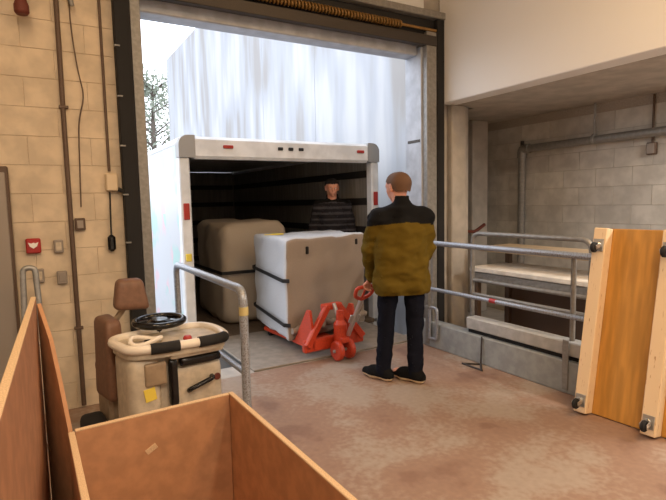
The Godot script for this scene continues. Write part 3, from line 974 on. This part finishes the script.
		put("sole", so, M.sole, g, "pale rubber sole")
	return t

func man_with_truck():
	var at := Vector3(2.60, 0.0, -3.33)
	var turn := -0.36
	var inv := Transform3D(Basis(Vector3.UP, turn), at).affine_inverse()
	var grip := inv * Vector3(2.465, 0.775, -3.66)
	var wl := inv * Vector3(2.475, 0.835, -3.585)
	var j := {
		"pelvis": Vector3(0, 0.93, 0), "chest": Vector3(0, 1.27, -0.01), "head": Vector3(-0.015, 1.605, -0.03),
		"hip_l": Vector3(-0.105, 0.90, 0), "hip_r": Vector3(0.105, 0.90, 0),
		"knee_l": Vector3(-0.125, 0.49, -0.05), "knee_r": Vector3(0.11, 0.49, 0.0),
		"ankle_l": inv * Vector3(2.465, 0.085, -3.41), "ankle_r": inv * Vector3(2.65, 0.085, -3.225),
		"toe_l": inv * Vector3(2.42, 0.05, -3.57), "toe_r": inv * Vector3(2.59, 0.05, -3.41),
		"shoulder_l": Vector3(-0.190, 1.355, -0.01), "shoulder_r": Vector3(0.195, 1.355, 0.0),
		"elbow_l": Vector3(-0.252, 1.11, -0.09), "elbow_r": Vector3(0.225, 1.09, -0.04),
		"wrist_l": wl, "wrist_r": Vector3(0.17, 0.87, -0.19),
		"hand_l": grip - wl, "hand_r": Vector3(-0.35, -0.5, -0.6),
		"thumb_l": Vector3(0.9, 0.2, -0.5), "thumb_r": Vector3(-0.6, 0.5, -0.3),
		"curl_l": 0.95, "curl_r": 0.6}
	person(at, turn, "man in olive brown jacket with black shoulders pulling the red pallet truck", j, 0.45, -0.12,
		{"hair": M.hair, "jacket": M.olive, "jacket_label": "olive brown work jacket", "yoke_mat": M.jacket_black, "trousers": M.denim, "hem": 0.735, "width": 0.11, "yoke": 1.325, "neck": 1.535}, false)

func man_in_trailer():
	var at := Vector3(3.42, 0.0, -5.84)
	var j := {
		"pelvis": Vector3(0, 0.96, 0), "chest": Vector3(0, 1.345, -0.01), "head": Vector3(0.0, 1.68, -0.04),
		"hip_l": Vector3(-0.095, 0.93, 0), "hip_r": Vector3(0.095, 0.93, 0),
		"knee_l": Vector3(-0.10, 0.51, -0.02), "knee_r": Vector3(0.10, 0.51, -0.02),
		"ankle_l": Vector3(-0.10, 0.085, 0.02), "ankle_r": Vector3(0.10, 0.085, 0.02),
		"toe_l": Vector3(-0.12, 0.05, -0.14), "toe_r": Vector3(0.12, 0.05, -0.14),
		"shoulder_l": Vector3(-0.180, 1.43, 0), "shoulder_r": Vector3(0.180, 1.43, 0),
		"elbow_l": Vector3(-0.235, 1.15, 0.02), "elbow_r": Vector3(0.25, 1.15, 0.02),
		"wrist_l": Vector3(-0.22, 0.92, -0.05), "wrist_r": Vector3(0.22, 0.93, -0.05),
		"hand_l": Vector3(0.05, -0.9, -0.25), "hand_r": Vector3(-0.05, -0.9, -0.25),
		"thumb_l": Vector3(0.4, 0, -1), "thumb_r": Vector3(-0.4, 0, -1),
		"curl_l": 0.4, "curl_r": 0.4}
	person(at, 2.66, "person in dark striped jacket standing inside the trailer behind the crate", j, 0.1, -0.1,
		{"hair": M.hair_dark, "jacket": M.puffer, "jacket_label": "dark striped jacket", "stripe": M.stripe, "yoke_mat": M.jacket_black, "trousers": M.denim, "hem": 0.82, "width": 0.08, "yoke": 1.50, "neck": 1.60}, true)

# ------------------------------------------------------------------ things on the dock
func dolly():
	# platform dolly stood on end, leaning on the railing: local y runs up the board, -x faces the room
	var t := thing("platform_dolly", "orange plywood platform dolly on end leaning against the railing", "dolly", Vector3(3.262, 0.006, -1.87))
	t.rotation = Vector3(0, 0.06, -0.165)
	put("deck", bb(ns(), Vector3(0, 0, -0.29), Vector3(0.022, 1.285, 0.30), 0.004), M.dolly_ply, t, "varnished orange plywood deck")
	for s in [-1, 1]:
		var z: float = -0.235 if s < 0 else 0.205
		put("runner", bb(ns(), Vector3(-0.085, 0.0, z - 0.045), Vector3(-0.001, 1.28, z + 0.045), 0.005), M.dolly_wood, t, "pale chipped wooden runner")
		for y in [0.085, 1.16]:
			var cs := put("caster_fork", ns_fork(Vector3(-0.088, y, z)), M.steel, t)
			put("caster_wheel", disc(ns(), Vector3(-0.138, y - 0.02, z), Vector3.BACK, 0.036, 0.026, 0.006, 18), M.rubber, cs)

func ns_fork(p: Vector3) -> SurfaceTool:
	var s := ns()
	cb(s, p, Vector3(0.006, 0.085, 0.07), 0.002)
	disc(s, p + Vector3(-0.012, 0, 0), Vector3.RIGHT, 0.022, 0.018, 0.003, 14)
	for k in [-1, 1]:
		bar(s, p + Vector3(-0.018, 0.0, 0.021 * k), p + Vector3(-0.062, -0.022, 0.021 * k), 0.006, 0.03, 0.001)
	tube(s, [p + Vector3(-0.05, -0.02, -0.027), p + Vector3(-0.05, -0.02, 0.027)], 0.005, 8)
	return s

func railings():
	# fixed steel railing along the kerb
	var t := thing("steel_railing", "worn steel pipe railing fixed along the scuffed kerb", "railing", Vector3(3.49, 0, -3.1))
	put("top_rail", tube(ns(), [Vector3(0, 1.06, -0.93), Vector3(0, 1.06, 0.96)], 0.026, 12), M.rail, t)
	put("lower_rail", tube(ns(), [Vector3(0, 0.59, -0.93), Vector3(0, 0.59, 0.96)], 0.020, 12), M.rail, t)
	for z in [-0.88, 0.70]:
		put("post", tube(ns(), [Vector3(0.02, 0.40 if z > 0 else 0.252, z), Vector3(0.02, 1.045, z)], 0.020, 12), M.rail_grey, t)
		put("foot_strap", bb(ns(), Vector3(-0.064, 0.03, z - 0.025), Vector3(-0.051, 0.42, z + 0.025), 0.003), M.rail_grey, t)
	put("loop_bracket", tube(ns(), fillet([Vector3(-0.07, 0.10, -0.83), Vector3(-0.07, 0.42, -0.83), Vector3(-0.07, 0.42, -0.72), Vector3(-0.07, 0.10, -0.72), Vector3(-0.07, 0.10, -0.83)], 0.04), 0.014, 8), M.rail, t)
	put("paint_mark", tube(ns(), [Vector3(0, 0.59, -0.10), Vector3(0, 0.59, -0.03)], 0.0208, 12), M.alarm_red, t, "red paint mark")
	# second railing frame standing behind it
	var g := thing("gate_frame", "grey tubular gate frame standing behind the kerb railing", "gate", Vector3(3.70, 0, -3.0))
	put("frame", tube(ns(), fillet([Vector3(0, 0.0, -0.62), Vector3(0, 1.165, -0.62), Vector3(0, 1.165, 0.62), Vector3(0, 0.0, 0.62)], 0.10), 0.022, 12), M.rail_grey, g)
	for y in [0.71, 0.57]:
		put("rail", tube(ns(), [Vector3(0, y, -0.60), Vector3(0, y, 0.60)], 0.018, 10), M.rail_grey, g)
	# wire stand on the floor before the kerb
	var s := thing("wire_stand", "small bent wire floor stand before the kerb", "stand", Vector3(3.36, 0, -3.24))
	put("stem", tube(ns(), [Vector3(0.06, 0.012, 0), Vector3(0.07, 0.26, 0)], 0.007, 8), M.dark_steel, s)
	put("foot", tube(ns(), fillet([Vector3(-0.06, 0.009, -0.10), Vector3(0.06, 0.009, 0.0), Vector3(-0.06, 0.009, 0.12)], 0.02), 0.009, 8), M.dark_steel, s)
	put("foot_bar", tube(ns(), [Vector3(-0.06, 0.009, -0.11), Vector3(-0.06, 0.009, 0.13)], 0.009, 8), M.dark_steel, s)
	# handrail on the other side of the doorway
	var h := thing("handrail", "bare steel pipe handrail at the doorway beside the beige machine", "handrail", Vector3(1.035, 0, -3.62))
	put("pipe", tube(ns(), fillet([Vector3(0, 0, -0.78), Vector3(0, 1.0, -0.80), Vector3(0, 1.0, 0.80), Vector3(0, 0, 0.80)], 0.09), 0.026, 12), M.rail, h)
	put("mid_rail", tube(ns(), [Vector3(0, 0.50, -0.78), Vector3(0, 0.50, 0.78)], 0.019, 12), M.rail, h)
	put("ferrule", tube(ns(), [Vector3(0, 0.85, 0.80), Vector3(0, 0.90, 0.80)], 0.028, 12), M.sleeve, h, "yellowed pipe sleeve")
	for z in [-0.78, 0.80]:
		put("flange", disc(ns(), Vector3(0, 0.008, z), Vector3.UP, 0.06, 0.012, 0.003), M.rail_grey, h)

func crate_and_panels():
	var t := thing("open_crate", "large open orange brown fibreboard crate without a lid", "crate", Vector3(0.39, 0, -1.3))
	var o := -t.position
	var wall := func(called, a: Vector3, b: Vector3, h: float, m):
		var d := (b - a).normalized()
		var w := d.cross(Vector3.UP)
		var c := (a + b) * 0.5
		var p := put(called, cb(ns(), c + Vector3(0, h * 0.5 - 0.002, 0) + o, Vector3(a.distance_to(b), h - 0.008, 0.02), 0.002, Basis(d, Vector3.UP, w)), m, t)
		put("edge_strip", cb(ns(), c + Vector3(0, h - 0.003, 0) + o, Vector3(a.distance_to(b), 0.006, 0.021), 0.002, Basis(d, Vector3.UP, w)), M.fibre_edge, p, "pale raw board edge")
	var bl := Vector3(0.085, 0, -2.018)
	var br := Vector3(0.673, 0, -2.056)
	wall.call("back_panel", bl, br, 0.70, M.fibre)
	wall.call("side_panel", br + Vector3(0.012, 0, -0.01), Vector3(0.705, 0, -0.70), 0.70, M.fibre)
	wall.call("side_panel", bl + Vector3(-0.012, 0, 0.01), Vector3(0.085, 0, -0.70), 0.70, M.fibre)
	wall.call("front_panel", Vector3(0.10, 0, -0.69), Vector3(0.69, 0, -0.69), 0.70, M.fibre)
	put("bottom", bb(ns(), Vector3(0.10, 0.002, -2.0) + o, Vector3(0.665, 0.02, -0.71) + o, 0.002), M.fibre, t)
	put("sticker", cb(ns(), Vector3(0.345, 0.555, -2.0235) + o, Vector3(0.045, 0.022, 0.003), 0.0005, Basis(Vector3.UP, 0.064) * Basis(Vector3.BACK, 0.5)), M.fibre_edge, t, "small torn pale sticker")
	# hinged wing with a sloping top at the crate's back corner
	var a := Vector3(0.004, 0, -2.34)
	var b := Vector3(0.072, 0, -2.03)
	var u := (b - a).normalized()
	var l := a.distance_to(b)
	put("wing", plate(ns(), [Vector2(0, 0.001), Vector2(l, 0.001), Vector2(l, 0.69), Vector2(l * 0.72, 0.86), Vector2(l * 0.45, 1.00), Vector2(0.0, 1.12)], a + o, u, Vector3.UP, 0.014), M.fibre, t, "sloping hinged wing panel")
	var p := thing("fibreboard_panel", "tall brown fibreboard panel standing upright beside the open crate", "panel", Vector3(-0.05, 0, -1.45))
	var q0 := Vector3(-0.014, 0, -2.37)
	var q1 := Vector3(-0.10, 0, -0.55)
	var d := (q1 - q0).normalized()
	var w := d.cross(Vector3.UP)
	var c := (q0 + q1) * 0.5 - p.position
	put("board", cb(ns(), c + Vector3(0, 0.57, 0), Vector3(q0.distance_to(q1), 1.138, 0.018), 0.002, Basis(d, Vector3.UP, w)), M.panel_brown, p)
	put("edge_strip", cb(ns(), c + Vector3(0, 1.142, 0), Vector3(q0.distance_to(q1), 0.006, 0.019), 0.002, Basis(d, Vector3.UP, w)), M.fibre_edge, p, "pale raw board edge")

func machine():
	var t := thing("ride_on_machine", "beige wheeled machine with brown padded seat and black grips", "machine", Vector3(0.665, 0, -3.06), 0.10)
	# local: +z faces the open crate, deck at 0.70
	var pad := func(a: Vector3, b: Vector3, rad: float, n := 10):
		var k := []
		for i in 8: k.append(Vector3(b.x if i & 1 else a.x, b.y if i & 2 else a.y, b.z if i & 4 else a.z))
		return soft(ns(), k, rad, n, 0.002, 4.0, 2, [0, 1, 2, 3, 4, 5])
	put("body", pad.call(Vector3(-0.24, 0.10, -0.28), Vector3(0.26, 0.66, 0.10), 0.05), M.beige, t)
	put("side_column", pad.call(Vector3(-0.28, 0.10, -0.22), Vector3(-0.10, 0.665, 0.14), 0.06), M.beige, t)
	put("front_cover", pad.call(Vector3(-0.05, 0.12, 0.04), Vector3(0.26, 0.57, 0.13), 0.03), M.beige, t)
	put("side_pocket", pad.call(Vector3(-0.20, 0.50, 0.12), Vector3(-0.08, 0.63, 0.155), 0.012), M.beige_dark, t)
	# deck with a rounded rim
	var rim := []
	var deck := []
	for q in [Vector2(-0.25, -0.20), Vector2(-0.285, 0.02), Vector2(-0.20, 0.15), Vector2(0.18, 0.19), Vector2(0.285, 0.12), Vector2(0.29, -0.12), Vector2(0.18, -0.22)]:
		rim.append(Vector3(q.x, 0.715, q.y))
	var smooth := []
	for i in rim.size():
		var p0: Vector3 = rim[(i - 1 + rim.size()) % rim.size()]
		var p1: Vector3 = rim[i]
		var p2: Vector3 = rim[(i + 1) % rim.size()]
		var p3: Vector3 = rim[(i + 2) % rim.size()]
		for k in 8: smooth.append(p1.cubic_interpolate(p2, p0, p3, k / 8.0))
	for p in smooth: deck.append(Vector2(p.x, -p.z))
	put("deck", plate(ns(), deck, Vector3(0, 0.685, 0), Vector3.RIGHT, Vector3.FORWARD, 0.05), M.beige, t)
	put("rim_handle", tube(ns(), smooth, 0.026, 12, true), M.cream, t, "cream rounded rim handle")
	for q in [[17, 20], [22, 29]]:
		put("grip", tube(ns(), smooth.slice(q[0], q[1] + 1), 0.032, 12), M.rubber, t, "black rubber grip")
	put("button", lathe(ns(), [Vector2(0.026, 0), Vector2(0.026, 0.014), Vector2(0.018, 0.026), Vector2(0, 0.028)], Transform3D(Basis(), Vector3(0.08, 0.705, 0.06)), 16), M.alarm_red, t, "red push button")
	put("control_knob", lathe(ns(), [Vector2(0.03, 0), Vector2(0.03, 0.012), Vector2(0.02, 0.03), Vector2(0, 0.03)], Transform3D(Basis(), Vector3(-0.14, 0.705, 0.03)), 16), M.gloss_black, t)
	var coil := []
	for k in 20: coil.append(Vector3(-0.15 + 0.085 * cos(TAU * k / 20.0), 0.735 + 0.012 * sin(TAU * k / 10.0), 0.02 + 0.07 * sin(TAU * k / 20.0)))
	put("cord_loop", tube(ns(), coil, 0.014, 8, true), M.cream, t, "white looped cord")
	put("trim_bar", pad.call(Vector3(0.0, 0.575, 0.10), Vector3(0.25, 0.625, 0.15), 0.015, 6), M.gloss_black, t, "black trim bar")
	put("bumper", pad.call(Vector3(-0.06, 0.632, 0.08), Vector3(0.26, 0.672, 0.17), 0.015, 6), M.beige, t)
	put("latch", pad.call(Vector3(-0.065, 0.36, 0.11), Vector3(-0.015, 0.63, 0.155), 0.015, 6), M.gloss_black, t)
	put("door_handle", tube(ns(), fillet([Vector3(0.05, 0.42, 0.12), Vector3(0.05, 0.44, 0.160), Vector3(0.19, 0.48, 0.160), Vector3(0.19, 0.48, 0.12)], 0.02), 0.015, 8), M.gloss_black, t)
	put("note", cb(ns(), Vector3(-0.175, 0.455, 0.143), Vector3(0.062, 0.072, 0.006), 0.001, Basis(Vector3.BACK, 0.15)), M.yellow, t, "yellow paper note")
	put("badge", lathe(ns(), [Vector2(0.022, 0), Vector2(0.020, 0.008), Vector2(0, 0.01)], Transform3D(Basis(Vector3.RIGHT, PI / 2), Vector3(0.225, 0.47, 0.128)), 14), M.rust, t)
	# steering wheel on its column
	put("column", tube(ns(), [Vector3(0.0, 0.69, -0.24), Vector3(0.0, 0.775, -0.22)], 0.03, 12), M.gloss_black, t)
	var ring := []
	var bw := Basis(Vector3.RIGHT, 0.04)
	var wc := Vector3(0.0, 0.785, -0.20)
	for k in 24: ring.append(wc + bw * Vector3(0.145 * cos(TAU * k / 24.0), 0, 0.135 * sin(TAU * k / 24.0)))
	put("steering_wheel", tube(ns(), ring, 0.020, 10, true), M.gloss_black, t, "glossy black steering wheel")
	put("wheel_hub", lathe(ns(), [Vector2(0, -0.02), Vector2(0.06, -0.015), Vector2(0.075, 0.0), Vector2(0.05, 0.014), Vector2(0, 0.018)], Transform3D(bw, wc), 18), M.gloss_black, t)
	for k in 3:
		var a := TAU * k / 3.0 + 0.5
		put("spoke", bar(ns(), wc, wc + bw * Vector3(0.14 * cos(a), 0, 0.13 * sin(a)), 0.04, 0.012, 0.003), M.gloss_black, t)
	# seat behind with back and head rest
	put("seat_pedestal", bb(ns(), Vector3(-0.30, 0.10, -0.62), Vector3(0.10, 0.42, -0.285), 0.02), M.beige_dark, t)
	put("seat_cushion", pad.call(Vector3(-0.32, 0.42, -0.60), Vector3(0.10, 0.53, -0.29), 0.05), M.vinyl, t, "brown padded seat cushion")
	var sb := [Vector3(-0.35, 0.32, -0.46), Vector3(-0.20, 0.32, -0.50), Vector3(-0.34, 0.83, -0.44), Vector3(-0.22, 0.83, -0.48), Vector3(-0.31, 0.32, -0.18), Vector3(-0.20, 0.32, -0.23), Vector3(-0.31, 0.82, -0.20), Vector3(-0.21, 0.82, -0.24)]
	put("seat_back", soft(ns(), sb, 0.045, 12, 0.004, 4.0, 2, [0, 1, 2, 3, 4, 5]), M.vinyl, t, "brown padded seat back")
	put("headrest_stem", tube(ns(), [Vector3(-0.24, 0.80, -0.30), Vector3(-0.16, 0.92, -0.27)], 0.018, 8), M.beige_dark, t)
	var hr := [Vector3(-0.255, 0.88, -0.30), Vector3(-0.045, 0.865, -0.30), Vector3(-0.225, 1.065, -0.31), Vector3(-0.08, 1.06, -0.31), Vector3(-0.26, 0.88, -0.20), Vector3(-0.04, 0.86, -0.20), Vector3(-0.225, 1.06, -0.22), Vector3(-0.075, 1.055, -0.22)]
	put("headrest", soft(ns(), hr, 0.035, 12, 0.002, 3.0, 2, [0, 1, 2, 3, 4, 5]), M.vinyl, t, "brown padded headrest")
	put("foot_step", pad.call(Vector3(-0.44, 0.005, -0.52), Vector3(-0.30, 0.20, -0.12), 0.04), M.rubber, t, "black rubber foot step")
	put("undercarriage", bb(ns(), Vector3(-0.22, 0.06, -0.58), Vector3(0.22, 0.11, 0.08), 0.01), M.dark_steel, t)
	for q in [[-0.25, -0.48], [0.25, -0.48], [-0.25, 0.0], [0.25, 0.0]]:
		put("wheel", disc(ns(), Vector3(q[0], 0.08, q[1]), Vector3.RIGHT, 0.08, 0.05, 0.012, 18), M.rubber, t)

func wall_fittings():
	var z := -4.2
	# conduits
	var c := thing("wall_conduit", "brown conduit running up the cream block wall beside the switches", "conduit", Vector3(0.25, 0, z + 0.022))
	put("pipe", tube(ns(), [Vector3(0, 0.02, 0), Vector3(-0.005, 2.0, 0), Vector3(0.0, 4.39, 0)], 0.017, 10), M.conduit, c)
	for y in [0.6, 2.2, 3.0]:
		put("clip", bb(ns(), Vector3(-0.03, y, -0.02), Vector3(0.03, y + 0.02, 0.02), 0.003), M.conduit, c)
	var c2 := thing("thin_conduit", "thin brown conduit down to a pale box beside the door seal", "conduit", Vector3(0.525, 0, z + 0.016))
	put("pipe", tube(ns(), [Vector3(0, 1.76, 0), Vector3(0, 4.39, 0)], 0.010, 8), M.conduit, c2)
	put("outlet_box", cb(ns(), Vector3(0.01, 1.68, 0.014), Vector3(0.085, 0.13, 0.055), 0.008), M.plate_beige, c2, "pale outlet box")
	put("bracket", tube(ns(), [Vector3(0.05, 1.63, 0.02), Vector3(0.10, 1.60, 0.05)], 0.016, 8), M.black, c2)
	var d := thing("pendant_control", "black hand control hanging on a cord beside the door seal", "control", Vector3(0.51, 1.225, z + 0.035))
	put("case", cb(ns(), Vector3(0, 0, 0), Vector3(0.055, 0.125, 0.045), 0.018), M.gloss_black, d)
	put("cord", tube(ns(), [Vector3(0, 0.06, 0), Vector3(0.005, 0.24, -0.01), Vector3(0.01, 0.385, -0.01)], 0.006, 8), M.black, d)
	# small boxes
	var fa := thing("fire_alarm_call_point", "small red fire alarm call point on the cream block wall", "alarm", Vector3(0.0, 1.235, z + 0.002))
	put("case", cb(ns(), Vector3(0, 0, 0.022), Vector3(0.092, 0.105, 0.042), 0.008), M.alarm_red, fa)
	put("pull_handle", plate(ns(), [Vector2(-0.032, 0.020), Vector2(-0.012, 0.012), Vector2(0, 0.018), Vector2(0.012, 0.012), Vector2(0.032, 0.020), Vector2(0.022, -0.008), Vector2(0, -0.024), Vector2(-0.022, -0.008)], Vector3(0, 0.006, 0.047), Vector3.RIGHT, Vector3.UP, 0.008), M.white_paint, fa, "white pull handle")
	var boxes := [[0.156, 1.222, "plate_grey", "beige", "grey wall switch right of the red fire alarm", 0.062, 0.095], [0.022, 1.02, "plate_grey", "beige", "grey rimmed wall switch below the red fire alarm", 0.062, 0.10], [0.165, 0.995, "plate_grey", "plate_grey", "plain grey wall switch lower beside the brown conduit", 0.066, 0.095], [0.305, 1.375, "conduit", "plate_grey", "small brown switch box touching the brown conduit", 0.07, 0.09]]
	for b in boxes:
		var s := thing("wall_switch", b[4], "switch", Vector3(b[0], b[1], z + 0.002), 0, "wall switches")
		put("case", cb(ns(), Vector3(0, 0, 0.018), Vector3(b[5], b[6], 0.034), 0.006), M[b[2]], s)
		put("face_plate", cb(ns(), Vector3(0, 0, 0.037), Vector3(b[5] * 0.58, b[6] * 0.62, 0.006), 0.002), M[b[3]], s)
	# loose cable looped on the wall
	var k := thing("loose_cable", "thin pale cable hanging loosely on the cream block wall", "cable", Vector3(0.33, 2.3, z + 0.012))
	put("cord", tube(ns(), fillet([Vector3(0.0, 0.85, 0), Vector3(0.0, 0.45, 0), Vector3(0.03, 0.15, 0.01), Vector3(0.06, 0.0, 0.01), Vector3(0.01, -0.18, 0), Vector3(-0.01, -0.8, 0)], 0.15), 0.005, 6), M.conduit, k)
	# pipe drops from above
	var r := thing("red_drop_pipe", "red brown pipe ending with a flared cap above the fire alarm", "pipe", Vector3(0.035, 2.78, z + 0.12))
	put("pipe", tube(ns(), [Vector3(0, 0.05, 0), Vector3(-0.01, 1.62, 0)], [0.034, 0.042], 14), M.rust, r)
	put("cap", lathe(ns(), [Vector2(0, 0), Vector2(0.035, 0), Vector2(0.045, 0.015), Vector2(0.045, 0.06), Vector2(0.034, 0.09)], Transform3D(), 16), M.rust, r)
	var g := thing("grey_drop_pipe", "short grey pipe end hanging beside the brown conduit", "pipe", Vector3(0.345, 2.90, z + 0.08))
	put("pipe", tube(ns(), [Vector3(0, 0, 0), Vector3(-0.03, 0.10, 0), Vector3(-0.05, 1.5, 0)], [0.014, 0.022, 0.022], 12), M.rail_grey, g)
	# tall cabinet at the frame's left edge
	var cab := thing("metal_cabinet", "grey brown metal cabinet with dark frame standing against the block wall", "cabinet", Vector3(-0.575, 0, z + 0.095))
	put("body", bb(ns(), Vector3(-0.46, 0.0, -0.078), Vector3(0.46, 1.78, 0.06), 0.006), M.conduit, cab)
	for s in [-1, 1]:
		var dr := put("door", cb(ns(), Vector3(0.225 * s, 0.90, 0.07), Vector3(0.435, 1.68, 0.018), 0.005), M.plate_grey, cab)
		put("handle", tube(ns(), fillet([Vector3(0.04 * s, 0.90, 0.075), Vector3(0.04 * s, 0.90, 0.105), Vector3(0.04 * s, 1.02, 0.105), Vector3(0.04 * s, 1.02, 0.075)], 0.015), 0.007, 8), M.chrome, dr)
	# hand truck with a loop handle
	var h := thing("hand_truck", "steel hand truck with a looped handle before the block wall", "hand truck", Vector3(-0.035, 0, z + 0.46))
	h.rotation.x = -0.10
	put("frame", tube(ns(), fillet([Vector3(-0.065, 0.05, 0), Vector3(-0.035, 1.12, 0), Vector3(0.035, 1.12, 0), Vector3(0.065, 0.05, 0)], 0.06), 0.018, 12), M.galv, h)
	for y in [0.30, 0.62]:
		put("cross_bar", tube(ns(), [Vector3(-0.055, y, 0), Vector3(0.055, y, 0)], 0.014, 8), M.galv, h)
	put("toe_plate", cb(ns(), Vector3(0, 0.03, 0.10), Vector3(0.26, 0.012, 0.22), 0.003), M.galv, h)
	for s in [-0.14, 0.14]:
		put("wheel", disc(ns(), Vector3(s, 0.09, -0.05), Vector3.RIGHT, 0.085, 0.04, 0.012, 18), M.rubber, h)
	put("axle", tube(ns(), [Vector3(-0.14, 0.09, -0.05), Vector3(0.14, 0.09, -0.05)], 0.010, 8), M.dark_steel, h)
